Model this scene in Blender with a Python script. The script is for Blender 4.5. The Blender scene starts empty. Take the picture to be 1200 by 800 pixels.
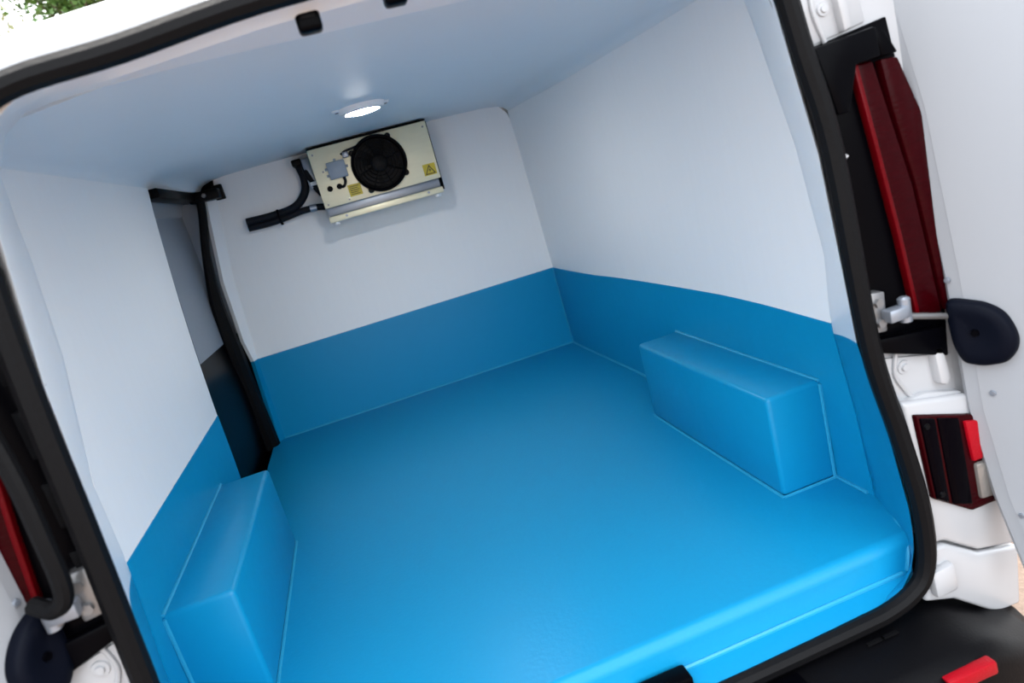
import bpy, bmesh, math, random
from mathutils import Vector, Matrix

# ------------------------------------------------------------------ camera, sky, sun, exposure
S = 1.15                       # layout units -> metres
C = bpy.context.scene.collection
scene = bpy.context.scene
CAM_R = ((0.935, -0.2402, -0.2610), (-0.306, -0.1760, -0.9356), (0.179, 0.9546, -0.2381))   # right, down, forward in world axes
cam = bpy.data.objects.new('camera', bpy.data.cameras.new('camera'))
C.objects.link(cam)
r_, d_, f_ = [Vector(v).normalized() for v in CAM_R]
f_ = r_.cross(d_).normalized(); d_ = f_.cross(r_).normalized()
m = Matrix((( r_.x, -d_.x, -f_.x), (r_.y, -d_.y, -f_.y), (r_.z, -d_.z, -f_.z)))
cam.matrix_world = Matrix.Translation(Vector((-0.167, -3.052, 0.857)) * S) @ m.to_4x4()
cam.data.sensor_width = 36.0
cam.data.lens = 36.0 * 804.0 / 1200.0
cam.data.clip_start = 0.02
cam.data.dof.use_dof = True
cam.data.dof.focus_distance = 2.15
cam.data.dof.aperture_fstop = 3.2
scene.camera = cam

world = bpy.data.worlds.new('sky'); scene.world = world
world.use_nodes = True
wn = world.node_tree.nodes; wl = world.node_tree.links
wn.clear()
sky = wn.new('ShaderNodeTexSky'); sky.sky_type = 'NISHITA'
sky.sun_disc = False
sky.sun_elevation = math.radians(62); sky.sun_rotation = math.radians(-20)
sky.air_density = 1.3; sky.dust_density = 7.0; sky.ozone_density = 1.0
hs = wn.new('ShaderNodeHueSaturation'); hs.inputs['Saturation'].default_value = 0.45
bg = wn.new('ShaderNodeBackground'); bg.inputs['Strength'].default_value = 0.42
wo = wn.new('ShaderNodeOutputWorld')
mixw = wn.new('ShaderNodeMix'); mixw.data_type = 'RGBA'          # thin bright overcast over the blue sky
mixw.inputs['Factor'].default_value = 0.75; mixw.inputs['B'].default_value = (2.9, 3.05, 3.2, 1)
wl.new(sky.outputs[0], hs.inputs['Color']); wl.new(hs.outputs[0], mixw.inputs['A']); wl.new(mixw.outputs['Result'], bg.inputs['Color']); wl.new(bg.outputs[0], wo.inputs['Surface'])

sun = bpy.data.objects.new('sun', bpy.data.lights.new('sun', 'SUN'))
C.objects.link(sun)
sun.data.energy = 0.9; sun.data.angle = math.radians(8); sun.data.color = (1.0, 0.94, 0.85)
sun.rotation_euler = Vector((-0.18, 0.5, 1.0)).to_track_quat('Z', 'Y').to_euler()

vs = scene.view_settings
vs.view_transform = 'Standard'; vs.look = 'None'; vs.gamma = 1.0; vs.use_curve_mapping = False
vs.exposure = 1.72
scene.cycles.max_bounces = 12; scene.cycles.diffuse_bounces = 8
scene.cycles.caustics_reflective = False

random.seed(4)
PI = math.pi

# ------------------------------------------------------------------ materials
def mat(name, col, rough=0.5, metal=0.0, bump=0.0, scale=40.0, stretch=(1, 1, 1), vary=0.0, coat=0.0, col2=None, emit=None, alpha=1.0, spec=0.5):
    m = bpy.data.materials.new(name); m.use_nodes = True
    nt = m.node_tree; b = nt.nodes['Principled BSDF']
    b.inputs['Base Color'].default_value = (*col, 1); b.inputs['Roughness'].default_value = rough
    b.inputs['Metallic'].default_value = metal; b.inputs['Coat Weight'].default_value = coat
    b.inputs['Coat Roughness'].default_value = 0.12
    b.inputs['Specular IOR Level'].default_value = spec
    if emit:
        b.inputs['Emission Color'].default_value = (*emit[0], 1); b.inputs['Emission Strength'].default_value = emit[1]
    if alpha < 1: b.inputs['Transmission Weight'].default_value = 1 - alpha
    tc = nt.nodes.new('ShaderNodeTexCoord'); mp = nt.nodes.new('ShaderNodeMapping')
    mp.inputs['Scale'].default_value = stretch
    nt.links.new(tc.outputs['Object'], mp.inputs[0])
    nz = nt.nodes.new('ShaderNodeTexNoise'); nz.inputs['Scale'].default_value = scale; nz.inputs['Detail'].default_value = 4
    nt.links.new(mp.outputs[0], nz.inputs['Vector'])
    if vary > 0 or col2:
        mx = nt.nodes.new('ShaderNodeMix'); mx.data_type = 'RGBA'
        c2 = col2 or tuple(max(0, c * (1 - vary)) for c in col)
        mx.inputs['A'].default_value = (*col, 1); mx.inputs['B'].default_value = (*c2, 1)
        nt.links.new(nz.outputs['Fac'], mx.inputs['Factor']); nt.links.new(mx.outputs['Result'], b.inputs['Base Color'])
    if bump > 0:
        bp = nt.nodes.new('ShaderNodeBump'); bp.inputs['Strength'].default_value = bump; bp.inputs['Distance'].default_value = 0.004
        nt.links.new(nz.outputs['Fac'], bp.inputs['Height']); nt.links.new(bp.outputs['Normal'], b.inputs['Normal'])
    return m

BLUE_FLOOR = mat('blue_gelcoat_floor', (0.003, 0.245, 0.47), 0.38, bump=0.12, scale=90, vary=0.06, spec=0.28)
BLUE = mat('blue_gelcoat', (0.003, 0.245, 0.47), 0.32, bump=0.10, scale=25, vary=0.05, spec=0.28)
BEAD = mat('blue_sealant_highlight', (0.02, 0.30, 0.50), 0.3, bump=0.1, scale=60)  # sealant, its lighter blue paints in the highlight along the edges
WHITE = mat('white_gelcoat', (0.87, 0.87, 0.865), 0.42, bump=0.10, scale=9, stretch=(6, 6, 0.6), vary=0.03)
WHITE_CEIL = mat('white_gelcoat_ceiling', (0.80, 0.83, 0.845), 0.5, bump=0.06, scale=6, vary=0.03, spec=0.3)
WHITE_TRIM = mat('white_gelcoat_trim', (0.90, 0.90, 0.90), 0.30, bump=0.05, scale=12, vary=0.03)
PAINT = mat('white_paint', (0.44, 0.445, 0.46), 0.25, coat=0.4, bump=0.02, scale=20)
PANEL = mat('pale_door_board', (0.325, 0.34, 0.365), 0.42, bump=0.06, scale=5, vary=0.03)
RUBBER = mat('black_rubber', (0.0035, 0.0035, 0.0042), 0.5, bump=0.15, scale=120, vary=0.3, spec=0.12)
PLASTIC = mat('black_plastic', (0.0022, 0.0022, 0.003), 0.42, bump=0.15, scale=200, vary=0.25, spec=0.09)
SMOOTHBLK = mat('smooth_black_plastic', (0.0010, 0.0010, 0.0018), 0.3, bump=0.03, scale=60, spec=0.04)
NAVYBLK = mat('handle_black_plastic', (0.0022, 0.0032, 0.0075), 0.5, bump=0.1, scale=220, spec=0.06)
DARKSTEEL = mat('grey_metal', (0.28, 0.31, 0.36), 0.35, metal=0.6, bump=0.05, scale=60)
STEEL = mat('bright_steel', (0.26, 0.26, 0.265), 0.34, metal=0.7, bump=0.12, scale=90)
GOLD = mat('brushed_champagne_steel', (0.86, 0.79, 0.56), 0.38, metal=0.3, bump=0.06, scale=14, stretch=(1, 1, 4), vary=0.12)
GREYBOX = mat('grey_box_plastic', (0.26, 0.31, 0.37), 0.45, bump=0.05, scale=80)
YELLOW = mat('yellow_label', (0.62, 0.47, 0.03), 0.5, vary=0.1, scale=30)
INK = mat('label_ink', (0.03, 0.025, 0.01), 0.6, vary=0.2)
RED = mat('red_lens', (0.11, 0.001, 0.0035), 0.15, spec=0.1, bump=0.25, scale=60, stretch=(0.2, 1, 3), vary=0.3)
DKRED = mat('dark_red_lens', (0.030, 0.0006, 0.002), 0.15, spec=0.06, bump=0.3, scale=80, stretch=(0.5, 1, 2), vary=0.5)
REDREF = mat('red_reflector', (0.33, 0.003, 0.010), 0.3, spec=0.15, bump=0.4, scale=220)
SMOKE = mat('smoked_lens', (0.0012, 0.0006, 0.0015), 0.15, spec=0.025, bump=0.05, scale=40)
CLEARL = mat('clear_lamp', (0.24, 0.225, 0.21), 0.18, metal=0.4, bump=0.5, scale=70)
HOSE = mat('black_hose', (0.005, 0.006, 0.010), 0.6, bump=0.3, scale=90, spec=0.2)
LED = mat('led_diffuser', (1, 1, 1), 0.4, emit=((1.0, 0.98, 0.95), 45.0))
GREYDOOR = mat('grey_door_trim', (0.30, 0.33, 0.37), 0.4, bump=0.04, scale=30, vary=0.05)
LEAF = mat('leaf', (0.10, 0.22, 0.035), 0.5, vary=0.6, scale=3)
LEAF2 = mat('sunlit_tint_leaf', (0.36, 0.38, 0.20), 0.5, vary=0.4, scale=3)  # paler leaf colour with sunlit overexposure put into it
BARK = mat('bark', (0.13, 0.09, 0.06), 0.9, bump=0.8, scale=12, vary=0.5)
GRAVEL = mat('brown_gravel', (0.24, 0.175, 0.135), 0.9, bump=1.0, scale=70, col2=(0.11, 0.075, 0.055))
STONE = mat('gravel_stone', (0.36, 0.26, 0.20), 0.85, bump=0.4, scale=30, vary=0.5)

# ------------------------------------------------------------------ mesh helpers (layout units)
def link(o, parent=None):
    C.objects.link(o)
    if parent: o.parent = parent
    return o
ORG = {}
def thing(name, label=None, cat=None, loc=(0, 0, 0), group=None, kind=None):
    o = bpy.data.objects.new(name, None); C.objects.link(o)
    o.empty_display_size = 0.1
    o.location = Vector(loc) * S; ORG[o.name] = Vector(loc)
    tag(o, label, cat, group, kind)
    return o
def tag(o, label=None, cat=None, group=None, kind=None):
    if label: o['label'] = label
    if cat: o['category'] = cat
    if group: o['group'] = group
    if kind: o['kind'] = kind
    return o
def obj(name, bm, material, parent=None, smooth=35, label=None, kind=None):
    """link the bmesh as one mesh object; its origin is the parent's, or its own base when top-level"""
    bmesh.ops.recalc_face_normals(bm, faces=bm.faces)
    if parent is not None: org = ORG[parent.name]
    elif kind == 'structure': org = Vector((0, 0, 0))
    else:
        xs = [v.co for v in bm.verts]
        org = Vector(((min(c.x for c in xs) + max(c.x for c in xs)) / 2, (min(c.y for c in xs) + max(c.y for c in xs)) / 2, min(c.z for c in xs)))
    for v in bm.verts: v.co = (v.co - org) * S
    me = bpy.data.meshes.new(name); bm.to_mesh(me); bm.free()
    mats = material if isinstance(material, (list, tuple)) else [material]
    for mm in mats: me.materials.append(mm)
    if smooth:
        for p in me.polygons: p.use_smooth = True
        me.set_sharp_from_angle(angle=math.radians(smooth))
    o = bpy.data.objects.new(name, me)
    link(o, parent)
    if parent is None: o.location = org * S
    ORG[o.name] = org
    if label: o['label'] = label
    if kind: o['kind'] = kind
    return o
def struct(name, bm, material, smooth=35, label=None):
    return obj(name, bm, material, None, smooth, label, 'structure')

def new(): return bmesh.new()
def poly(bm, pts):
    return bm.faces.new([bm.verts.new(p) for p in pts])
def hull8(bm, q0, q1):
    """solid between two quads/polygons with equal point counts"""
    a = [bm.verts.new(p) for p in q0]; b = [bm.verts.new(p) for p in q1]; n = len(a)
    fs = [bm.faces.new(a), bm.faces.new(list(reversed(b)))]
    for i in range(n): fs.append(bm.faces.new((a[i], b[i], b[(i + 1) % n], a[(i + 1) % n])))
    return a, b
def bevel(bm, w, seg=2, verts=None, angle=25):
    bmesh.ops.recalc_face_normals(bm, faces=bm.faces)
    bm.normal_update()
    es = [e for e in bm.edges if len(e.link_faces) == 2 and e.calc_face_angle(0) > math.radians(angle)]
    bmesh.ops.bevel(bm, geom=es, offset=w, offset_type='OFFSET', segments=seg, profile=0.5, affect='EDGES', clamp_overlap=True)
    return bm
def box(x0, x1, y0, y1, z0, z1, bv=0.0, seg=2, bm=None):
    b = bmesh.new()
    hull8(b, [(x0, y0, z0), (x1, y0, z0), (x1, y1, z0), (x0, y1, z0)], [(x0, y0, z1), (x1, y0, z1), (x1, y1, z1), (x0, y1, z1)])
    if bv: bevel(b, bv, seg)
    return merge(bm, b)
def prism(xz, y0, y1, bv=0.0, seg=2, bm=None):
    """outline in x,z pushed from y0 (rear face) to y1"""
    b = bmesh.new()
    y0s = y0 if isinstance(y0, (list, tuple)) else [y0] * len(xz)
    hull8(b, [(p[0], y, p[1]) for p, y in zip(xz, y0s)], [(p[0], y1, p[1]) for p in xz])
    if bv: bevel(b, bv, seg)
    return merge(bm, b)
def merge(dst, src):
    if dst is None: return src
    me = bpy.data.meshes.new('tmp'); src.to_mesh(me); src.free(); dst.from_mesh(me); bpy.data.meshes.remove(me)
    return dst
def grid(rows, bm=None, close=False):
    b = bm or bmesh.new()
    vs_ = [[b.verts.new(p) for p in r] for r in rows]
    for i in range(len(vs_) - 1):
        n = len(vs_[i])
        for j in range(n if close else n - 1):
            k = (j + 1) % n
            b.faces.new((vs_[i][j], vs_[i][k], vs_[i + 1][k], vs_[i + 1][j]))
    return b
def sheet(rows, off):
    """a grid given thickness: the same rows pushed by off"""
    b = bmesh.new()
    A = [[b.verts.new(p) for p in r] for r in rows]
    B = [[b.verts.new(Vector(p) + Vector(off(Vector(p)) if callable(off) else off)) for p in r] for r in rows]
    n, m_ = len(A), len(A[0])
    for i in range(n - 1):
        for j in range(m_ - 1):
            b.faces.new((A[i][j], A[i][j + 1], A[i + 1][j + 1], A[i + 1][j]))
            b.faces.new((B[i][j], B[i + 1][j], B[i + 1][j + 1], B[i][j + 1]))
    for i in range(n - 1):
        for j in (0, m_ - 1): b.faces.new((A[i][j], A[i + 1][j], B[i + 1][j], B[i][j]))
    for j in range(m_ - 1):
        for i in (0, n - 1): b.faces.new((A[i][j], A[i][j + 1], B[i][j + 1], B[i][j]))
    return b
def catmull(pts, n=8, closed=False):
    P = [Vector(p) for p in pts]; out = []
    N = len(P)
    for i in range(N if closed else N - 1):
        g = lambda k: P[k % N] if closed else P[max(0, min(N - 1, k))]
        a, b, c, d = g(i - 1), g(i), g(i + 1), g(i + 2)
        for k in range(n):
            t = k / n
            out.append(0.5 * ((2 * b) + (c - a) * t + (2 * a - 5 * b + 4 * c - d) * t * t + (3 * b - a - 3 * c + d) * t ** 3))
    if not closed: out.append(P[-1])
    return out
def tube(pts, r, seg=10, closed=False, bm=None, flat=1.0):
    b = bm or bmesh.new(); rings = []
    N = len(pts); up = None
    for i, p in enumerate(pts):
        p = Vector(p)
        q0 = Vector(pts[(i - 1) % N] if closed else pts[max(0, i - 1)]); q1 = Vector(pts[(i + 1) % N] if closed else pts[min(N - 1, i + 1)])
        t = (q1 - q0).normalized()
        if up is None: up = Vector((0, -1, 0)) if abs(t.y) < 0.8 else Vector((0, 0, 1))
        s = t.cross(up).normalized(); u = s.cross(t).normalized(); up = u
        rr = r[i] if isinstance(r, (list, tuple)) else r
        rings.append([b.verts.new(p + s * math.cos(a) * rr + u * math.sin(a) * rr * flat) for a in [2 * PI * k / seg for k in range(seg)]])
    for i in range(N if closed else N - 1):
        A, B = rings[i], rings[(i + 1) % N]
        for k in range(seg): b.faces.new((A[k], A[(k + 1) % seg], B[(k + 1) % seg], B[k]))
    if not closed:
        b.faces.new(rings[0]); b.faces.new(list(reversed(rings[-1])))
    return b
def disc(c, axis, prof, seg=24, bm=None):
    """lathe: prof = [(radius, height along axis)...] about c"""
    b = bm or bmesh.new()
    ax = Vector(axis).normalized(); s = ax.orthogonal().normalized(); t = ax.cross(s)
    c = Vector(c); rings = []
    for r, h in prof:
        if r < 1e-6: rings.append([b.verts.new(c + ax * h)])
        else: rings.append([b.verts.new(c + ax * h + (s * math.cos(2 * PI * k / seg) + t * math.sin(2 * PI * k / seg)) * r) for k in range(seg)])
    for A, B in zip(rings, rings[1:]):
        if len(A) == 1 and len(B) == 1: continue
        for k in range(seg):
            k2 = (k + 1) % seg
            if len(A) == 1: b.faces.new((A[0], B[k], B[k2]))
            elif len(B) == 1: b.faces.new((A[k], A[k2], B[0]))
            else: b.faces.new((A[k], A[k2], B[k2], B[k]))
    return b
def lerp(a, b, t): return a + (b - a) * t
def interp(x, tab):
    for (x0, v0), (x1, v1) in zip(tab, tab[1:]):
        if x <= x1: return lerp(v0, v1, max(0, (x - x0) / (x1 - x0)))
    return tab[-1][1]

# ------------------------------------------------------------------ ground
b = new(); poly(b, [(-40, -30, -0.48), (40, -30, -0.48), (40, 60, -0.48), (-40, 60, -0.48)])
struct('ground', b, GRAVEL, 0)

# ------------------------------------------------------------------ cargo lining
def xr(y, z, side=1):
    t = min(1, max(0, -y / 0.8)); t = t * t * (3 - 2 * t)
    front = interp(z, [(-0.1, .693), (0, .693), (.38, .684), (.7, .676), (.97, .668), (1.10, .660)])
    rear = interp(z, [(-0.1, .716), (0, .716), (.25, .712), (.40, .712), (.75, .711), (1.0, .706), (1.10, .700)])
    return side * lerp(front, rear, t)
def yedge(z, side=1):                       # rear edge of each side wall
    if side > 0: return interp(z, [(0, -1.90), (.2, -1.884), (.385, -1.852), (.53, -1.866), (.75, -1.832), (1.04, -1.76), (1.10, -1.75)])
    return interp(z, [(0, -1.84), (.2, -1.82), (.385, -1.785), (.53, -1.78), (.75, -1.68), (.93, -1.645), (1.10, -1.635)])
def zblue(y, side=1):
    if side > 0: return interp(-y, [(0, .372), (.5, .372), (.91, .385), (1.22, .393), (1.45, .397), (1.64, .394), (1.85, .384)])
    return interp(-y, [(0, .372), (1.8, .376)])
def yfront(z, side=1):                      # the left wall starts at the sliding door opening
    return -0.0 if side > 0 else interp(z, [(0, -.868), (.17, -.855), (.39, -.838), (.59, -.80), (1.08, -.668), (1.12, -.66)])

def wall_rows(side, lo, hi, inset=0.0, nz=10, ny=22):
    rows = []
    for j in range(nz + 1):
        row = []
        for i in range(ny + 1):
            z = .38
            for _ in range(3):
                ye, yf = yedge(z, side), yfront(z, side)
                y = lerp(yf, ye, i / ny)
                z0 = lo(y); z1 = hi(y); z = lerp(z0, z1, j / nz)
            row.append((xr(y, z, side) - side * inset, y, z))
        rows.append(row)
    return rows
for side, nm in ((1, 'right'), (-1, 'left')):
    up = wall_rows(side, lambda y: zblue(y, side), lambda y: 1.09)
    struct('wall_' + nm, sheet(up, (side * .02, 0, 0)), WHITE)
    low = wall_rows(side, lambda y: -0.01, lambda y: zblue(y, side), inset=.0015, nz=6)
    struct('baseboard_' + nm, sheet(low, (side * .02, 0, 0)), BLUE)

# short return of the left wall between the sliding door and the bulkhead
rows = [[(-.606, -.002, 1.085), (-.640, -.04, 1.085)], [(-.628, -.002, .95), (-.662, -.04, .95)], [(-.660, -.002, .724), (-.697, -.03, .724)], [(-.676, -.002, .465), (-.705, -.03, .465)], [(-.683, -.002, .372), (-.695, -.03, .372)]]
struct('trim_1', sheet(rows, (-.015, 0.01, 0)), WHITE)
rows = [[(-.683, -.003, .372), (-.695, -.03, .372)], [(-.692, -.003, 0), (-.712, -.03, 0)]]
struct('trim_2', sheet(rows, (-.015, 0.01, 0)), BLUE)

# bulkhead
def bulk(z0, z1, n, y=0.0):
    rows = []
    for j in range(n + 1):
        z = lerp(z0, z1, j / n)
        xl = interp(z, [(0, -.693), (.372, -.685), (.465, -.678), (.724, -.662), (.95, -.630), (1.085, -.608), (1.135, -.60)])
        rr = xr(0, z) - interp(z, [(0, 0), (1.07, 0.0), (1.10, .012), (1.125, .05)])
        rows.append([(lerp(xl, rr, i / 8), y, z) for i in range(9)])
    return rows
struct('wall_front', sheet(bulk(.372, 1.135, 30), (0, .03, 0)), WHITE)
struct('baseboard_front', sheet(bulk(-.01, .372, 4, -.0015), (0, .03, 0)), BLUE)

# ceiling with coved sides
rows = []
for i in range(19):
    y = lerp(0.0, -1.855, i / 18)
    row = []
    L = xr(y, 1.09, -1); Rr = xr(y, 1.09, 1)
    yy = lambda x: y
    prof = [(L - .03, 1.088), (L - .004, 1.088), (L + .004, 1.100), (L + .016, 1.110), (L + .045, 1.120), (L + .11, 1.128)]
    prof += [(lerp(L + .11, Rr - .11, k / 8), 1.130 + .004 * math.sin(PI * k / 8)) for k in range(1, 8)]
    prof += [(Rr - .11, 1.128), (Rr - .045, 1.120), (Rr - .016, 1.110), (Rr - .004, 1.100), (Rr + .004, 1.088), (Rr + .03, 1.088)]
    for x, z in prof:
        t = min(1, abs(x) / .70)
        ye = lerp(-1.86, -1.755 if x > 0 else -1.64, t ** 6)
        row.append((x, y / 1.855 * -ye, z))
    rows.append(row)
struct('ceiling', sheet(rows, (0, 0, .03)), WHITE_CEIL)

# floor
LIPY = -2.028
fl = []
for i in range(25):
    s = i / 24
    row = []
    for k in range(21):
        u = -1 + 2 * k / 20
        xw = .735 * u if s < .6 else .735 * u
        ye = LIPY + (.0 if abs(u) < .86 else 0)
        row.append((xw, lerp(0.02, LIPY, s), 0.0))
    fl.append(row)
# rounded nose, riser and lower flange swept across the sill
nose = [(LIPY, 0.0)] + [(LIPY - .022 * math.sin(a), -.022 + .022 * math.cos(a)) for a in [PI / 2 * k / 6 for k in range(1, 7)]]
nose += [(LIPY - .026, -.058)] + [(LIPY - .027 - .007 * (1 - math.cos(a)), -.060 - .007 * math.sin(a)) for a in [PI / 2 * k / 4 for k in range(1, 5)]] + [(-2.104, -.074)]
for y, z in nose:
    fl.append([(.735 * (-1 + 2 * k / 20), y, z) for k in range(21)])
fb = sheet(fl, (0, 0, -.03))
# trim the rear corners of the floor where the jambs close in
for v in fb.verts:
    if v.co.y < -1.86:
        lim = interp(-v.co.y, [(1.86, .735), (1.90, .728), (2.03, .676), (2.06, .650), (2.075, .60), (2.09, .545), (2.112, .53)])
        v.co.x = max(-lim, min(lim, v.co.x))
struct('floor', fb, BLUE_FLOOR)

# rear jambs and header: a ring from the lining to the door seal
ROUT = -2.098
def jamb(side, part):
    if side > 0:
        low = [((.600, -2.075, -.072), (.545, -.074)), ((.645, -2.058, -.066), (.590, -.060)), ((.662, -2.045, -.035), (.615, -.030)), ((.668, -2.03, -.004), (.627, .010)), ((.69, -1.97, -.004), (.629, .030)), ((.718, -1.895, -.004), (.630, .055)), ((.716, -1.90, .06), (.629, .095)), ((.714, -1.885, .20), (.610, .240)), ((.712, -1.858, .362), (.574, .432))]
        high = [((.712, -1.858, .362), (.574, .432)), ((.712, -1.866, .53), (.568, .56)), ((.711, -1.832, .75), (.557, .751)), ((.707, -1.775, 1.0), (.522, .985)), ((.700, -1.755, 1.085), (.492, 1.055))]
    else:
        low = [((-.600, -2.075, -.072), (-.545, -.074)), ((-.645, -2.058, -.066), (-.590, -.060)), ((-.662, -2.045, -.035), (-.615, -.030)), ((-.668, -2.03, -.004), (-.622, .010)), ((-.69, -1.95, -.004), (-.622, .030)), ((-.718, -1.835, -.004), (-.622, .055)), ((-.716, -1.84, .06), (-.620, .095)), ((-.714, -1.82, .20), (-.606, .240)), ((-.712, -1.79, .352), (-.598, .420))]
        high = [((-.712, -1.79, .352), (-.598, .420)), ((-.712, -1.785, .53), (-.590, .56)), ((-.711, -1.69, .75), (-.580, .751)), ((-.706, -1.65, .985), (-.553, .96)), ((-.700, -1.638, 1.085), (-.522, 1.055))]
    lst = low if part == 'low' else high
    rows = []
    for a, o in lst:
        A = Vector(a); B = Vector((o[0], ROUT, o[1])); row = []
        for k in range(9):
            t = k / 8
            p = A.lerp(B, t)
            p.x += side * .004 * math.sin(PI * t)      # slightly rounded outward
            row.append(tuple(p))
        rows.append(row)
    # refine along z
    fine = []
    for i in range(len(rows) - 1):
        for k in range(4): fine.append([tuple(Vector(p).lerp(Vector(q), k / 4)) for p, q in zip(rows[i], rows[i + 1])])
    fine.append(rows[-1])
    for r in fine:                                # start exactly on the wall's rear edge
        z = r[0][2]
        if z > .05:
            ye = yedge(z, side); old = Vector(r[0]); new_ = Vector((xr(ye, z, side), ye, z))
            for k in range(9): r[k] = tuple(Vector(r[k]) + (new_ - old) * (1 - k / 8))
    return sheet(fine, (side * .012, .012, 0))
struct('trim_3', jamb(1, 'high'), WHITE_TRIM); struct('trim_4', jamb(-1, 'high'), WHITE_TRIM)
struct('trim_5', jamb(1, 'low'), BLUE); struct('trim_6', jamb(-1, 'low'), BLUE)

TOPSEAL = [(-.570, .90), (-.545, 1.0), (-.515, 1.062), (-.47, 1.086), (-.35, 1.097), (-.175, 1.118), (0, 1.124), (.175, 1.122), (.35, 1.108), (.44, 1.090), (.487, 1.060), (.515, 1.01), (.532, .92)]
hd = []
for k in range(25):
    u = k / 24
    x1 = lerp(-.700, .700, u); x2 = lerp(-.522, .492, u)
    t = abs(2 * u - 1)
    zc = lerp(1.133, 1.085, max(0, (t - .84) / .16) ** 1.6)
    yc = lerp(-1.855, -1.755 if u > .5 else -1.638, t ** 6)
    zo = interp(x2, [(-.53, 1.050), (-.515, 1.062), (-.47, 1.086), (-.35, 1.097), (-.175, 1.118), (0, 1.126), (.175, 1.122), (.35, 1.108), (.44, 1.088), (.492, 1.055)])
    rf = 1 - max(0, (t - .75) / .25)                # the step fades out into the corners
    zj = lambda f: lerp(zc, zo, f)
    row = [(x1, yc, zc), (lerp(x1, x2, .06), lerp(yc, ROUT, .04), zj(.04)), (lerp(x1, x2, .2), lerp(yc, ROUT, .18), zj(.18) + .021 * rf), (lerp(x1, x2, .25), lerp(yc, ROUT, .25), zj(.25) + .023 * rf)]
    q = Vector(row[-1]); e = Vector((lerp(x1, x2, .86), -2.065, zj(.86) - .013 * rf))
    for j in range(1, 5): row.append(tuple(q.lerp(e, j / 4)))
    row.append((x2, ROUT, zo + .006 * rf))
    hd.append(row)
struct('trim_7', sheet(hd, (0, 0, .02)), WHITE_TRIM, 40)

# sealant beads along the joints
def bead(name, pts, r=.0045):
    struct(name, tube(pts, r, 6), BEAD)
bead('trim_8', [(-.69, -.004, .002), (.69, -.004, .002)])
bead('trim_9', [(xr(0, z) - .004, -.004, z) for z in (0, .19, .372)], .003)
bead('trim_10', [(xr(y, 0) - .004, y, .002) for y in [-.01 - .1 * k for k in range(12)]])
bead('trim_11', [(xr(y, 0) - .004, y, .002) for y in (-1.78, -1.84, -1.885)])

bead('trim_12', [(x, LIPY - .029, -.064) for x in (-.63, -.3, 0, .3, .63)])  # this and the next two beads are added to draw light crease lines
for nm_, s_ in (('trim_13', 1), ('trim_14', -1)):
    bead(nm_, catmull([(s_ * .685, -1.99, .001), (s_ * .672, -2.022, -.004), (s_ * .655, -2.05, -.025), (s_ * .640, -2.058, -.062)], 5), .004)

# ------------------------------------------------------------------ wheel arch boxes
def arch(side, x0, xw, yf, yr, zt, label):
    w = side * max(abs(xw), .716)
    b = new()
    hull8(b, [(x0, yf, .0), (x0, yr, .0), (w, yr, 0), (w, yf, 0)], [(x0, yf, zt), (x0, yr, zt), (w, yr, zt), (w, yf, zt)])
    bevel(b, .011, 3)
    o = obj('wheel_arch_box', b, BLUE)
    tag(o, label, 'wheel arch')
    bd = tube([(x0 - side * .001, yf - .005, .001), (x0 - side * .001, yr, .001)], .004, 6)
    tube([(x0, yr - .001, .001), (side * .714, yr - .001, .001)], .004, 6, bm=bd)
    tube([(side * .709, yr - .001, .003), (side * .709, yr - .001, zt - .008)], .004, 6, bm=bd)
    tube([(side * .708, yr, zt), (side * .708, yf, zt)], .004, 6, bm=bd)
    obj('sealant_bead', bd, BEAD, o)
arch(1, .575, .707, -1.114, -1.786, .241, 'blue wheel arch box against the right wall, below the long unbroken white panel')
arch(-1, -.575, -.700, -1.093, -1.754, .239, 'blue wheel arch box on the left, next to the black sliding door opening')

# ------------------------------------------------------------------ sliding door seen through the left opening
door = thing('door_1', 'sliding side door with grey upper and black lower trim behind the left wall', None, (-.80, -.35, -.02), None, 'structure')
obj('door_skin', box(-.845, -.825, -1.0, .30, -.10, 1.16, .004), PAINT, door)
rows = []
for j in range(13):
    z = lerp(.50, 1.12, j / 12)
    yr_ = interp(z, [(.5, .03), (1.12, .034)])
    rows.append([(-.768, lerp(-.98, yr_, k / 6), z + (-.03 * (k / 6 - .5) if j == 0 else 0)) for k in range(7)])
obj('upper_trim', sheet(rows, (-.03, 0, 0)), GREYDOOR, door, label='grey upper door trim')
rows = []
for j in range(9):
    z = lerp(-.04, .525, j / 8)
    rows.append([(-.775 + .02 * math.sin(PI * j / 8), lerp(-.98, .06, k / 6), z) for k in range(7)])
obj('lower_trim', sheet(rows, (-.03, 0, 0)), SMOOTHBLK, door, label='black lower door trim')
pil = [(-.663, -.07, 1.077), (-.673, -.07, 1.004), (-.714, -.08, .842), (-.741, -.08, .663), (-.748, -.08, .506), (-.752, -.07, .334), (-.750, -.06, .153), (-.748, -.05, -.005)]
obj('front_seal', tube(catmull(pil, 5), [lerp(.017, .040, min(1, max(0, (i - 10) / 12))) for i in range(36)], 10), RUBBER, door, label='black door seal running down beside the bulkhead')
obj('rear_seal', tube([(xr(-.8, z, -1) - .008, yfront(z, -1) + .006, z) for z in [1.085 - .0775 * k for k in range(15)]], .008, 8), RUBBER, door)
obj('light_block_panel', box(-.85, -.60, .035, .06, -.10, 1.20), SMOOTHBLK, door)  # added black filler that stops daylight leaking past the bulkhead
obj('upper_trim_return', box(-.85, -.64, .026, .0345, .50, 1.06), GREYDOOR, door)
b = box(-.73, -.672, -.67, -.01, 1.055, 1.085, .004)
obj('top_rail', b, SMOOTHBLK, door)
b = box(-.70, -.585, -.10, -.012, 1.045, 1.085, .006)
box(-.612, -.575, -.03, -.004, 1.04, 1.10, .004, bm=b)
obj('rail_bracket', b, PLASTIC, door)
b = new()
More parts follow.
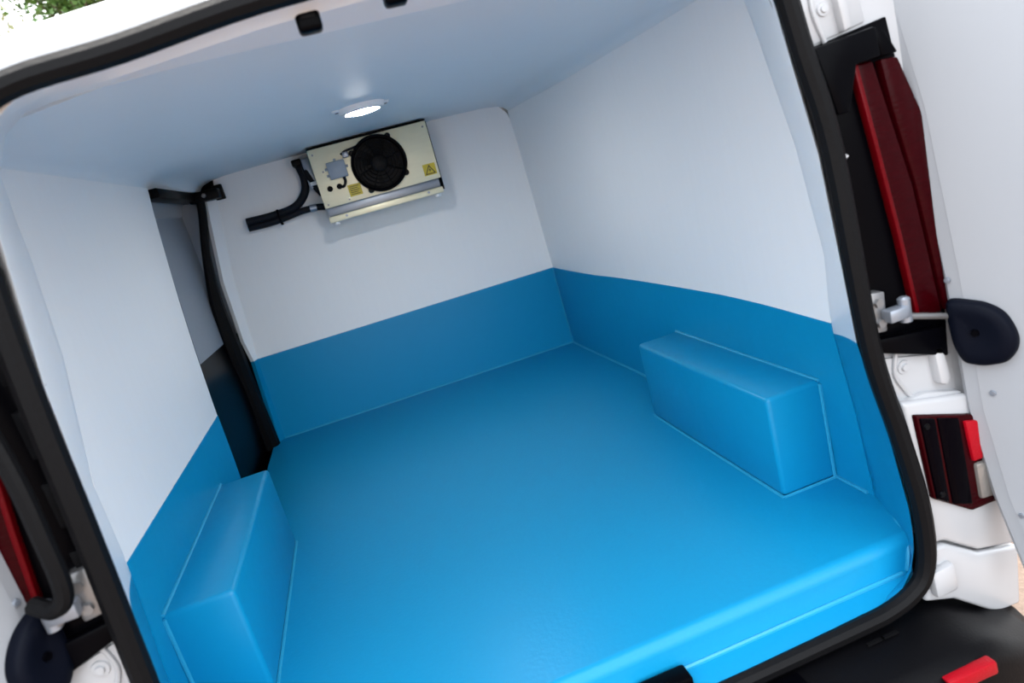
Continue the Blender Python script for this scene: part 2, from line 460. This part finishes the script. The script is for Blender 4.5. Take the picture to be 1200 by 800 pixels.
disc((-.60, -.031, 1.068), (0, -1, 0), [(0.0, .005), (.007, .005), (.009, 0)], 10, b); disc((-.64, -.101, 1.066), (0, -1, 0), [(0.0, .005), (.007, .005), (.009, 0)], 10, b)
obj('bracket_bolts', b, STEEL, door)
obj('step_well', box(-.83, -.70, -.98, .06, -.07, -.035), SMOOTHBLK, door)

# ------------------------------------------------------------------ ceiling lamp
dl = thing('dome_light', 'round white LED dome light glowing on the ceiling above the evaporator unit', 'ceiling light', (-.014, -.95, 1.132))
c0 = (-.014, -.95, 1.134)
obj('bezel', disc(c0, (0, 0, -1), [(.069, 0), (.069, .006), (.064, .014), (.052, .017), (.050, .013)], 40), WHITE_TRIM, dl)
obj('diffuser', disc(c0, (0, 0, -1), [(.0505, .012), (.046, .018), (.030, .021), (0, .022)], 40), LED, dl, label='lit white diffuser')
for a in (math.radians(15), math.radians(195)):
    cx, cy = c0[0] + .075 * math.cos(a), c0[1] + .075 * math.sin(a)
    t = obj('mounting_tab', disc((cx, cy, 1.134), (0, 0, -1), [(.013, 0), (.013, .004), (.010, .006), (0, .006)], 14), WHITE_TRIM, dl)
    obj('screw', disc((cx, cy, 1.128), (0, 0, -1), [(.005, 0), (.005, .002), (0, .003)], 10), STEEL, t)

# ------------------------------------------------------------------ evaporator unit
YF = -.20
ev = thing('evaporator_unit', 'champagne metal refrigeration evaporator with black fan, high on the white bulkhead', 'cooling unit', (.026, -.1, .835))
b = box(-.208, .263, YF, -.004, .90, 1.122, .003)
obj('housing', b, GOLD, ev)
obj('front_panel', box(-.211, .266, YF - .004, YF + .002, .893, 1.121, .0015), GOLD, ev)
obj('top_gap_strip', box(-.212, .268, YF - .001, -.004, 1.1225, 1.128, .002), SMOOTHBLK, ev, label='black strip standing in for the shaded gap under the ceiling')  # black strip paints the shaded gap between unit and ceiling
obj('recess_shade_panel', box(-.205, .258, YF + .018, -.006, .858, .8995, .002), DARKSTEEL, ev, label='recessed strip with its shade put into the grey')  # grey colour paints the shade of the recess above the tray
tr = obj('drip_tray', box(-.210, .262, YF - .006, -.008, .834, .858, .003), GOLD, ev)
for x in (-.185, .238): obj('tray_foot', disc((x, YF + .016, .836), (0, 0, -1), [(.012, 0), (.012, .010), (.009, .014), (0, .014)], 12), WHITE_TRIM, tr)
for x in (-.14, .20): obj('screw', disc((x, YF - .006, .848), (0, -1, 0), [(.005, 0), (.005, .003), (0, .004)], 8), DARKSTEEL, tr)
obj('end_plate', box(.266, .271, YF + .01, -.004, .845, 1.12, .002), SMOOTHBLK, ev, label='dark end plate')
obj('side_bracket', box(-.245, -.213, -.10, -.006, .985, 1.105, .004), DARKSTEEL, ev, label='grey side bracket')
# fan
fc = Vector((.043, YF - .004, 1.008))
fan = obj('fan', disc(fc, (0, -1, 0), [(.110, 0), (.110, .020), (.105, .026), (.099, .024), (.096, .004), (0, .002)], 48), SMOOTHBLK, ev, label='round black axial fan')
for k in range(4):
    a = PI / 4 + k * PI / 2 + .2
    p = fc + Vector((math.cos(a) * .110, -.010, math.sin(a) * .110))
    obj('fan_lug', disc(p, (0, -1, 0), [(.012, -.008), (.012, .008), (.009, .011), (0, .011)], 10), PLASTIC, fan)
for k in range(5):
    b = new(); a0 = k * 2 * PI / 5; rows = []
    for i in range(5):
        r = lerp(.028, .092, i / 4); wd = lerp(.5, .46, i / 4)
        rows.append([tuple(fc + Vector((r * math.cos(a0 + wd * (q / 4 - .5) * 2 + .25 * i / 4), -.005 - .010 * q / 4, r * math.sin(a0 + wd * (q / 4 - .5) * 2 + .25 * i / 4)))) for q in range(5)])
    obj('fan_blade', sheet(rows, (0, -.0015, 0)), PLASTIC, fan)
obj('hub', disc(fc, (0, -1, 0), [(.034, .003), (.034, .018), (.028, .022), (0, .023)], 24), RUBBER, fan)
g = new()
for r in (.048, .062, .076, .090):
    tube([fc + Vector((r * math.cos(a), -.024, r * math.sin(a))) for a in [2 * PI * k / 36 for k in range(36)]], .0013, 5, True, g)
for k in range(8):
    a = 2 * PI * k / 8 + .3
    tube([fc + Vector((.033 * math.cos(a), -.023, .033 * math.sin(a))), fc + Vector((.104 * math.cos(a), -.024, .104 * math.sin(a)))], .0018, 5, False, g)
obj('fan_guard', g, PLASTIC, fan)
# terminal box, cables, grommets, labels
tb = obj('terminal_box', box(-.157, -.085, YF - .024, YF - .003, .992, 1.058, .004), GREYBOX, ev, label='small grey terminal box')
for x, z in ((-.161, 1.035), (-.161, 1.01), (-.12, 1.0625), (-.081, 1.03)): obj('clip', box(x - .005, x + .005, YF - .012, YF - .003, z - .005, z + .005, .001), GREYBOX, tb)
obj('cable_gland', box(-.086, -.062, YF - .028, YF - .004, 1.060, 1.082, .004), DARKSTEEL, ev)
obj('fan_cable', tube(catmull([(-.09, YF - .016, 1.075), (-.07, YF - .022, 1.084), (-.04, YF - .018, 1.088), (-.015, YF - .018, 1.092)], 6), .0045, 8), HOSE, ev)
obj('cable_loop', tube(catmull([(-.105, YF - .012, .992), (-.104, YF - .022, .975), (-.115, YF - .022, .958), (-.13, YF - .006, .960)], 6), .0055, 8), HOSE, ev)
for x, z in ((-.170, .962), (-.132, .962)): obj('grommet', disc((x, YF - .003, z), (0, -1, 0), [(.011, 0), (.011, .005), (.007, .007), (0, .004)], 16), RUBBER, ev)
lb = obj('warning_label', box(-.103, -.052, YF - .0056, YF - .003, .912, .957), YELLOW, ev, label='square yellow warning label with lines of print')
tx = new()
for k in range(5): box(-.097, -.060 - .006 * (k % 2), YF - .0062, YF - .0052, .918 + .0075 * k, .9205 + .0075 * k, bm=tx)
obj('print', tx, INK, lb)
lb = obj('warning_label', box(.205, .256, YF - .0056, YF - .003, .912, .957), YELLOW, ev, label='square yellow label with a black warning triangle')
tx = new()
A = [(.2305, .953), (.252, .916), (.209, .916)]; ce = Vector((.2305, 0, .928))
inn = [tuple(lerp(c_, p_, .72) for p_, c_ in zip(p, (.2305, .928))) for p in A]
for i in range(3):
    j = (i + 1) % 3
    prism([A[i], A[j], inn[j], inn[i]], YF - .0062, YF - .0052, bm=tx)
prism([(.2325, .943), (.226, .930), (.230, .930), (.2275, .920), (.236, .934), (.2315, .934)], YF - .0062, YF - .0052, bm=tx)
obj('print', tx, INK, lb)
for x, z in ((-.195, 1.10), (.25, 1.10), (-.195, .905), (-.11, .905), (-.175, 1.03)): obj('screw', disc((x, YF - .004, z), (0, -1, 0), [(.004, 0), (.004, .002), (0, .003)], 8), STEEL, ev)
# pipework on the left of the unit
obj('pipe_head', box(-.285, -.245, -.09, -.01, 1.085, 1.112, .006), PLASTIC, ev)
hA = catmull([(-.262, -.05, 1.09), (-.256, -.06, 1.03), (-.275, -.055, .975), (-.33, -.045, .935), (-.42, -.035, .925), (-.53, -.03, .927)], 8)
obj('hose', tube(hA, .0165, 12), HOSE, ev, label='thick lagged hose curving down from the ceiling')
hB = catmull([(-.212, -.05, .905), (-.25, -.05, .912), (-.31, -.05, .912), (-.37, -.045, .905), (-.44, -.04, .900), (-.53, -.035, .902)], 8)
obj('hose', tube(hB, .0135, 12), HOSE, ev)
hC = catmull([(-.240, -.08, 1.09), (-.236, -.09, 1.04), (-.222, -.09, .99), (-.205, -.09, .955)], 8)
obj('hose', tube(hC, .014, 12), HOSE, ev)
obj('hose_clamp', tube([(-.245, -.05, .911), (-.272, -.05, .913)], .0155, 12), DARKSTEEL, ev)
obj('pipe_stub', tube([(-.205, -.05, .903), (-.245, -.05, .911)], .008, 10), STEEL, ev)
obj('pipe_clip', box(-.238, -.212, -.11, -.075, .995, 1.010, .003), WHITE_TRIM, ev)
b = tube([(-.40, -.038, .945), (-.398, -.03, .88)], .005, 8); tube(catmull([(-.40, -.06, .94), (-.40, -.066, .915), (-.398, -.055, .882)], 4), .004, 6, bm=b)
obj('cable_tie', b, SMOOTHBLK, ev)

# ------------------------------------------------------------------ the van around the cargo space
van = thing('van', 'white van with both rear doors open, its body, lamps and black bumper', 'van', (0, 0, -.48))
# hidden outer shell keeps daylight out of the load space
for s in (1, -1):
    rt = lambda y: 1.126 - .070 + interp(y, [(-2.06, .030), (-1.8, .102), (-1.2, .12), (.1, .12), (1.4, .11)])
    rows = [[(s * x, y, z if z < 1.15 else rt(y)) for y in (-2.06, -1.95, -1.8, -1.5, -1.2, -.6, .1, 1.4)] for z, x in ((-.30, .86), (.1, .87), (.45, .865), (.8, .83), (1.0, .785), (1.2, .715))]
    obj('side_panel', sheet(rows, (s * -.012, 0, 0)), PAINT, van)
rows = []
for y, dz in ((-2.096, 0), (-2.06, .030), (-1.98, .066), (-1.88, .09), (-1.78, .105), (-1.6, .115), (-.8, .125), (1.4, .11)):
    row = []
    for k in range(17):
        u = -1 + k / 8
        x = u * .72; z = 1.126 + dz - (.050 if dz < .01 else .075) * abs(u) ** 3
        row.append((x, y, z))
    rows.append(row)
obj('roof_panel', sheet(rows, (0, .0, .02)), PAINT, van)
obj('underbody', box(-.80, .80, -2.04, 1.4, -.33, -.12, .01), PLASTIC, van)
for s in (1, -1):
    for y in (-1.43, .95):
        w = obj('wheel', disc((s * .90, y, -.20), (-s, 0, 0), [(.05, -.01), (.16, 0), (.17, .01), (.26, .012), (.275, .04), (.275, .14), (.26, .16), (.05, .16)], 28), RUBBER, van)
obj('cab_shell', box(-.84, .84, .12, 1.7, -.2, 1.1, .06, 3), PAINT, van)

# seal around the rear opening
loop = [(0, 1.134), (.18, 1.131), (.35, 1.116), (.44, 1.10), (.498, 1.068), (.530, 1.01), (.550, .90), (.575, .75), (.590, .43), (.620, .26), (.643, .12), (.646, .02), (.632, -.040), (.600, -.068), (.55, -.083), (.48, -.087), (.2, -.09), (0, -.091),
        (-.2, -.09), (-.48, -.087), (-.55, -.083), (-.600, -.068), (-.630, -.040), (-.640, .02), (-.636, .12), (-.620, .26), (-.610, .43), (-.602, .58), (-.596, .72), (-.582, .90), (-.558, 1.01), (-.522, 1.075), (-.47, 1.098), (-.35, 1.108), (-.18, 1.128)]
obj('door_seal', tube(catmull([(x, -2.108, z) for x, z in loop], 5, True), .0168, 10, True), RUBBER, van, label='black rubber seal framing the rear opening')

def sealx(z, s):
    t = [(-.10, .64), (.02, .646), (.12, .643), (.26, .620), (.43, .590), (.75, .575), (.90, .550), (1.01, .53), (1.1, .48)] if s > 0 else [(-.10, .64), (.02, .64), (.26, .62), (.43, .610), (.72, .596), (.90, .582), (1.01, .558), (1.1, .50)]
    return interp(z, t)
def pillar(s):
    X = lambda x: s * x
    P = lambda pts: [(X(x), z) for x, z in pts]
    e = lambda z: sealx(z, s) + .015
    # sheet metal behind everything
    obj('pillar_panel', prism(P([(e(-.1), -.10), (.80, -.14), (.83, .3), (.80, .75), (.74, 1.0), (.70, 1.13), (.53, 1.12), (e(1.01), 1.01), (e(.9), .9), (e(.75), .75), (e(.43), .43), (e(.2), .2), (e(.1), .1), (e(0), 0)]), -2.074, -2.067), PAINT, van)
    # top hinge pocket with pressed ridge and bolt
    hp = obj('hinge_pocket', prism(P([(e(.905), .906), (.690, .925), (.672, 1.06), (e(1.06), 1.05)]), -2.078, -2.066, .003), PAINT, van, label='white upper hinge pocket')
    obj('pressed_ridge', tube(catmull([(X(.612), -2.080, .91), (X(.600), -2.080, .95), (X(.598), -2.080, .98), (X(.602), -2.080, 1.04)], 5), .004, 8), PAINT, hp)
    obj('bolt', disc((X(.617), -2.078, .958), (0, -1, 0), [(.011, 0), (.010, .003), (.006, .003), (.005, .006), (0, .006)], 14), PAINT, hp)
    obj('flange', prism(P([(.640, .918), (.655, .922), (.640, 1.05), (.625, 1.05)]), -2.092, -2.07, .003), PAINT, hp)
    # tall tail lamp
    lamp = obj('tail_lamp', prism(P([(e(.40), .404), (.770, .344), (.775, .45), (.745, .80), (.728, .925), (e(.905), .905), (e(.75), .75), (e(.43), .43)]), -2.078, -2.068, .002), SMOOTHBLK, van, label='black tail lamp housing with red lens, tall')
    obj('lamp_cap', prism(P([(.576, .905), (.686, .914), (.690, .868), (.645, .866), (.622, .80), (.600, .80)]), -2.102, -2.07, .004), SMOOTHBLK, lamp)
    obj('lens', prism(P([(.708, .432), (.757, .428), (.729, .66), (.684, .866), (.651, .866), (.668, .74), (.690, .58)]), -2.090, -2.07, .004, 3), DKRED, lamp, label='dark red lens')
    obj('light_strip', prism(P([(.702, .432), (.710, .432), (.694, .58), (.672, .74), (.654, .866), (.645, .866), (.664, .74), (.686, .58)]), -2.093, -2.078, .002), RED, lamp, label='bright red vertical strip')
    obj('side_lens', prism(P([(.761, .43), (.81, .43), (.785, .70), (.728, .862), (.696, .864), (.708, .78), (.732, .66)]), -2.092, -2.06, .004), DKRED, lamp)
    obj('side_cap', prism(P([(.690, .914), (.708, .905), (.728, .868), (.697, .868)]), -2.094, -2.068, .003), SMOOTHBLK, lamp)
    obj('pressed_tab', prism(P([(.588, .752), (.612, .735), (.600, .728)]), -2.098, -2.070, .001), PAINT, van)
    for z, w in ((.80, .016), (.70, .014), (.60, .014), (.50, .014)):
        x = sealx(z, s) + .022
        obj('clip', box(min(X(x), X(x + w)), max(X(x), X(x + w)), -2.088, -2.074, z - .035, z + .03, .002), PLASTIC, lamp)
    obj('lower_strip', prism(P([(.612, .400), (.752, .350), (.753, .405), (.606, .425)]), -2.098, -2.07, .004), SMOOTHBLK, lamp)
    # lower hinge pocket
    hp = obj('hinge_pocket', prism(P([(e(.27), .268), (.775, .255), (.775, .345), (e(.39), .385)]), -2.080, -2.066, .003), PAINT, van, label='white lower hinge pocket')
    obj('pressed_ridge', tube(catmull([(X(.660), -2.082, .385), (X(.652), -2.082, .345), (X(.668), -2.082, .31), (X(.683), -2.082, .290)], 5), .004, 8), PAINT, hp)
    obj('bolt', disc((X(.672), -2.080, .352), (0, -1, 0), [(.013, 0), (.012, .003), (.007, .003), (.006, .007), (0, .007)], 14), PAINT, hp)
    obj('hinge_arm', prism(P([(.722, .375), (.742, .375), (.752, .31), (.745, .297), (.730, .303)]), -2.098, -2.07, .005), PAINT, hp)
    obj('pocket_ledge', prism(P([(e(.3) + .01, .283), (.775, .255), (.775, .275), (.70, .296), (.65, .294)]), -2.092, -2.07, .004), PAINT, hp)
    # corner panels, lower lamp
    cp = obj('corner_panel', prism(P([(.640, .300), (.79, .268), (.845, .20), (.85, -.064), (.76, -.043), (.690, .006), (.662, .010), (.658, .12)]), -2.104, -2.085, .008, 3), PAINT, van, label='white rear corner panel')
    cq = obj('corner_skirt', prism(P([(.664, .003), (.690, .000), (.76, -.048), (.85, -.068), (.842, -.195), (.785, -.193), (.693, -.121), (.63, -.10), (.656, -.04)]), -2.106, -2.085, .008, 3), PAINT, van, label='white lower corner skirt')
    obj('pressed_boss', prism(P([(.640, -.035), (.690, -.030), (.694, -.09), (.645, -.092)]), -2.122, -2.10, .008, 2), PAINT, cq)
    lo = obj('fog_lamp', prism(P([(.655, .274), (.80, .226), (.835, .05), (.748, .051), (.670, .105)]), -2.114, -2.09, .004), DKRED, van, label='dark lower rear lamp with red and clear sections')
    obj('smoked_cover', prism(P([(.660, .268), (.690, .258), (.699, .088), (.674, .105)]), -2.118, -2.10, .003), SMOKE, lo)
    obj('smoked_cover', prism(P([(.695, .257), (.739, .241), (.744, .150), (.748, .066), (.706, .082)]), -2.117, -2.10, .003), SMOKE, lo)
    obj('red_section', prism(P([(.748, .232), (.80, .218), (.81, .150), (.757, .150)]), -2.120, -2.10, .003), REDREF, lo)
    obj('clear_section', prism(P([(.760, .144), (.818, .138), (.825, .066), (.764, .070)]), -2.121, -2.10, .006), CLEARL, lo)
    for x, z in ((.670, .250), (.684, .112)): obj('screw', disc((X(x), -2.118, z), (0, -1, 0), [(.006, 0), (.005, .003), (0, .002)], 10), PLASTIC, lo)
pillar(1); pillar(-1)

# bumper
rows = []
st = [(-.83, -.20, -2.10), (-.82, -.19, -2.16), (-.79, -.182, -2.20), (-.74, -.165, -2.222), (-.66, -.118, -2.232), (-.6, -.108, -2.236), (-.3, -.106, -2.24)]
st = st + [(0, -.106, -2.24)] + [(-x, z, y) for x, z, y in reversed(st)]
for x, zt, yf in st:
    rows.append([(x, -2.03, zt), (x, -2.10, zt - .002), (x, yf + .035, zt - .008), (x, yf + .010, zt - .020), (x, yf, zt - .045), (x, yf + .004, zt - .13), (x, yf + .03, zt - .2), (x, -2.03, zt - .22)])
b = grid(rows, close=True)
b.verts.ensure_lookup_table()
for r0 in (0, len(rows) - 1): b.faces.new([b.verts[r0 * 8 + k] for k in range(8)])
bp_ = obj('bumper', b, PLASTIC, van, 50, label='black plastic rear bumper')
for s in (1, -1):
    obj('reflector', prism([(s * .537, -.128), (s * .633, -.128), (s * .635, -.154), (s * .548, -.152)], -2.246, -2.225, .004), REDREF, bp_, label='red rear reflector')
obj('step_tread', box(-.34, .34, -2.20, -2.12, -.1125, -.104, .003), SMOOTHBLK, bp_)
b = new()
for x in (.50, .53): box(x - .022, x + .012, -2.135, -2.129, -.108, -.1035, bm=b)
obj('drain_slot', b, RUBBER, bp_)

# check straps
def strap(s, end):
    X = lambda x: s * x
    x0 = sealx(.47, s) + .018
    p = obj('check_strap', prism([(X(x0), .437), (X(x0 + .030), .433), (X(x0 + .034), .503), (X(x0), .508)], -2.100, -2.074, .004), STEEL, van, label='steel door check strap and bracket')
    for z in (.487, .452): obj('bolt', disc((X(x0 + .017), -2.100, z), (0, -1, 0), [(.008, 0), (.008, .006), (0, .006)], 6), STEEL, p)
    k = Vector((X(x0 + .045), -2.112, .462))
    b = box(min(X(x0 + .02), X(x0 + .06)), max(X(x0 + .02), X(x0 + .06)), -2.122, -2.098, .452, .474, .004)
    disc((X(x0 + .058), -2.11, .444), (0, 0, 1), [(.010, 0), (.010, .040), (.006, .043), (0, .043)], 12, b)
    obj('knuckle', b, DARKSTEEL, p)
    obj('rod', tube([(X(x0 + .03), -2.112, .462), end], .0055, 8), STEEL, p)
strap(1, (.756, -2.108, .424)); strap(-1, (-.686, -2.112, .446))
# wiring sleeve on the left
obj('wiring_sleeve', tube(catmull([(-.655, -2.125, .82), (-.640, -2.13, .68), (-.638, -2.135, .58), (-.643, -2.135, .50), (-.662, -2.135, .48), (-.690, -2.12, .49)], 6), .012, 10), RUBBER, van)

# rubber buffers and lock striker on the frame
for x, z, y in ((-.127, 1.108, -2.055), (-.008, 1.118, -2.055)):
    b = box(x - .016, x + .016, y - .016, y + .014, z - .018, z + .016, .006, 3)
    bf = obj('door_buffer', b, SMOOTHBLK, van, label='small black buffer on the header')
    obj('slot', box(x - .009, x + .009, y - .0175, y - .014, z - .003, z + .003, .001), RUBBER, bf)
b = box(.065, .160, -2.100, -2.060, -.076, -.046, .006)
sk = obj('lock_striker', b, SMOOTHBLK, van, label='black lock striker on the sill')
obj('striker_bar', tube(catmull([(.095, -2.102, -.06), (.097, -2.125, -.045), (.135, -2.125, -.045), (.138, -2.102, -.06)], 4), .006, 8), STEEL, sk)

# rear doors
def rear_door(H, d, edge, length, label, handle, screws, inside):
    H = Vector((*H, 0)); d = Vector((*d, 0)).normalized(); n = Vector((-d.y, d.x, 0)) * inside    # n points to the inner face
    at = lambda s, z, o=0: H + d * s + n * o + Vector((0, 0, z))
    rows = []
    for s, z in edge:
        rows.append([tuple(at(lerp(s + .030, length, k / 8), z, .0)) for k in range(9)])
    D = obj('rear_door', sheet(rows, -n * .012), PANEL, van, label=label)
    # painted frame around the lining board
    rows = [[tuple(at(s, z, -.030)), tuple(at(s, z, -.012)), tuple(at(s + .008, z, -.003)), tuple(at(s + .020, z, -.002)), tuple(at(s + .031, z, -.0006))] for s, z in edge]
    obj('door_frame', sheet(rows, -n * .012 + d * .006), PANEL, D)
    rows = [[tuple(at(lerp(s, length, k / 6), z, -.045)) for k in range(7)] for s, z in edge]
    obj('outer_skin', sheet(rows, -n * .01), PAINT, D)
    c = at(*handle[0]); out = handle[1]
    m_ = len(out)
    b = new(); rings = []
    cx = sum(p[0] for p in out) / m_; cz = sum(p[1] for p in out) / m_
    sm = catmull([(p[0], p[1], 0) for p in out], 6, True)
    for f_, o in ((1.0, .001), (1.0, .010), (.965, .017), (.88, .021), (.6, .022), (.3, .018)):
        rings.append([tuple(at(cx + (p.x - cx) * f_, cz + (p.y - cz) * f_, o)) for p in sm])
    grid(rings, b, True); b.faces.new([v for v in list(b.verts)[-len(sm):]])
    h = obj('handle_cover', b, NAVYBLK, D, 60, label='black oval handle cover')
    obj('screw', disc(at(cx, cz, .018), n, [(.007, 0), (.006, .003), (0, .003)], 10), SMOOTHBLK, h)
    for s, z in screws:
        obj('screw', disc(at(s, z, 0), n, [(.0055, 0), (.0045, .003), (0, .0035)], 10), DARKSTEEL, D)
    return D
eR = [(-.098, 1.13), (-.084, .957), (-.054, .775), (-.032, .498), (-.024, .374), (-.017, .245), (.009, .079), (.044, -.061), (.055, -.10)]
eRf = []
for (s0, z0), (s1, z1) in zip(eR, eR[1:]): eRf += [(lerp(s0, s1, k / 4), lerp(z0, z1, k / 4)) for k in range(4)]
eRf.append(eR[-1])
rear_door((.77, -2.12), (.42, -.91), eRf, .72, 'right rear door with pale lining board, swung open', ((.03, .39), [(-.021, .450), (-.022, .436), (-.020, .40), (-.015, .368), (-.004, .344), (.012, .338), (.034, .338), (.060, .347), (.074, .370), (.074, .396), (.060, .428), (.036, .445), (.010, .451), (-.012, .4535)]),
          [(-.038, .699), (-.020, .485), (.030, .282), (.055, .05)], -1)
eL = [(-.045, 1.13), (-.028, .957), (-.014, .775), (-.010, .596), (-.012, .49), (-.010, .374), (-.006, .245), (.002, .079), (.025, -.061), (.035, -.10)]
rear_door((-.71, -2.09), (-.42, -.91), eL, .72, 'left rear door with pale lining board, swung open', ((.026, .41), [(-.008, .473), (-.013, .44), (-.011, .40), (.001, .368), (.024, .354), (.050, .364), (.066, .395), (.065, .428), (.044, .458), (.014, .474)]),
          [(.014, .494), (.016, .70), (.03, .282)], 1)

# ------------------------------------------------------------------ trees beyond the van
def tree(name, base, crown_c, rad, n, leaf, lm, label, branches):
    t = thing(name, label, 'tree', base)
    B = Vector(base); cc = Vector(crown_c)
    b = tube(catmull([B, B.lerp(cc, .4) + Vector((.1, 0, 0)), B.lerp(cc, .75), cc + Vector((0, 0, rad[2] * .5))], 5), [lerp(.16, .03, i / 15) for i in range(16)], 8)
    obj('trunk', b, BARK, t)
    b = new(); tips = []
    for k in range(branches):
        v = Vector((random.gauss(0, 1), random.gauss(0, 1), random.gauss(.1, .8))).normalized()
        tip = cc + Vector((v.x * rad[0], v.y * rad[1], v.z * rad[2])) * random.uniform(.55, .95)
        st_ = B.lerp(cc, random.uniform(.7, 1.05)); mid = st_.lerp(tip, .5) + Vector((0, 0, .1))
        tube([st_, mid, tip], [.03, .02, .008], 5, bm=b); tips.append(tip); tips.append(mid)
    obj('branches', b, BARK, t, kind='stuff')
    b = new()
    for k in range(n):
        p = random.choice(tips) + Vector((random.gauss(0, 1), random.gauss(0, 1), random.gauss(0, 1))) * rad[0] * .20
        a = Vector((random.gauss(0, 1), random.gauss(0, 1), random.gauss(0, .6))).normalized(); c_ = a.orthogonal().normalized()
        c_ = (Matrix.Rotation(random.uniform(0, 6.28), 3, a) @ c_)
        L = leaf * random.uniform(.6, 1.3)
        poly(b, [p, p + a * L * .5 + c_ * L * .28, p + a * L, p + a * L * .5 - c_ * L * .28])
    obj('foliage', b, lm, t, 0, kind='stuff')
tree('broadleaf_tree', (-3.2, 11.0, -.48), (-3.15, 11.0, 6.05), (1.15, 1.1, .95), 9000, .11, LEAF, 'green leafy tree rising behind the van roof', 60)
tree('broadleaf_tree', (-6.3, 14.5, -.48), (-5.8, 14.5, 5.9), (1.5, 1.3, 1.3), 1500, .14, LEAF2, 'sparse tree with sunlight put into its pale leaf colour against the bright sky beside the green tree', 26)
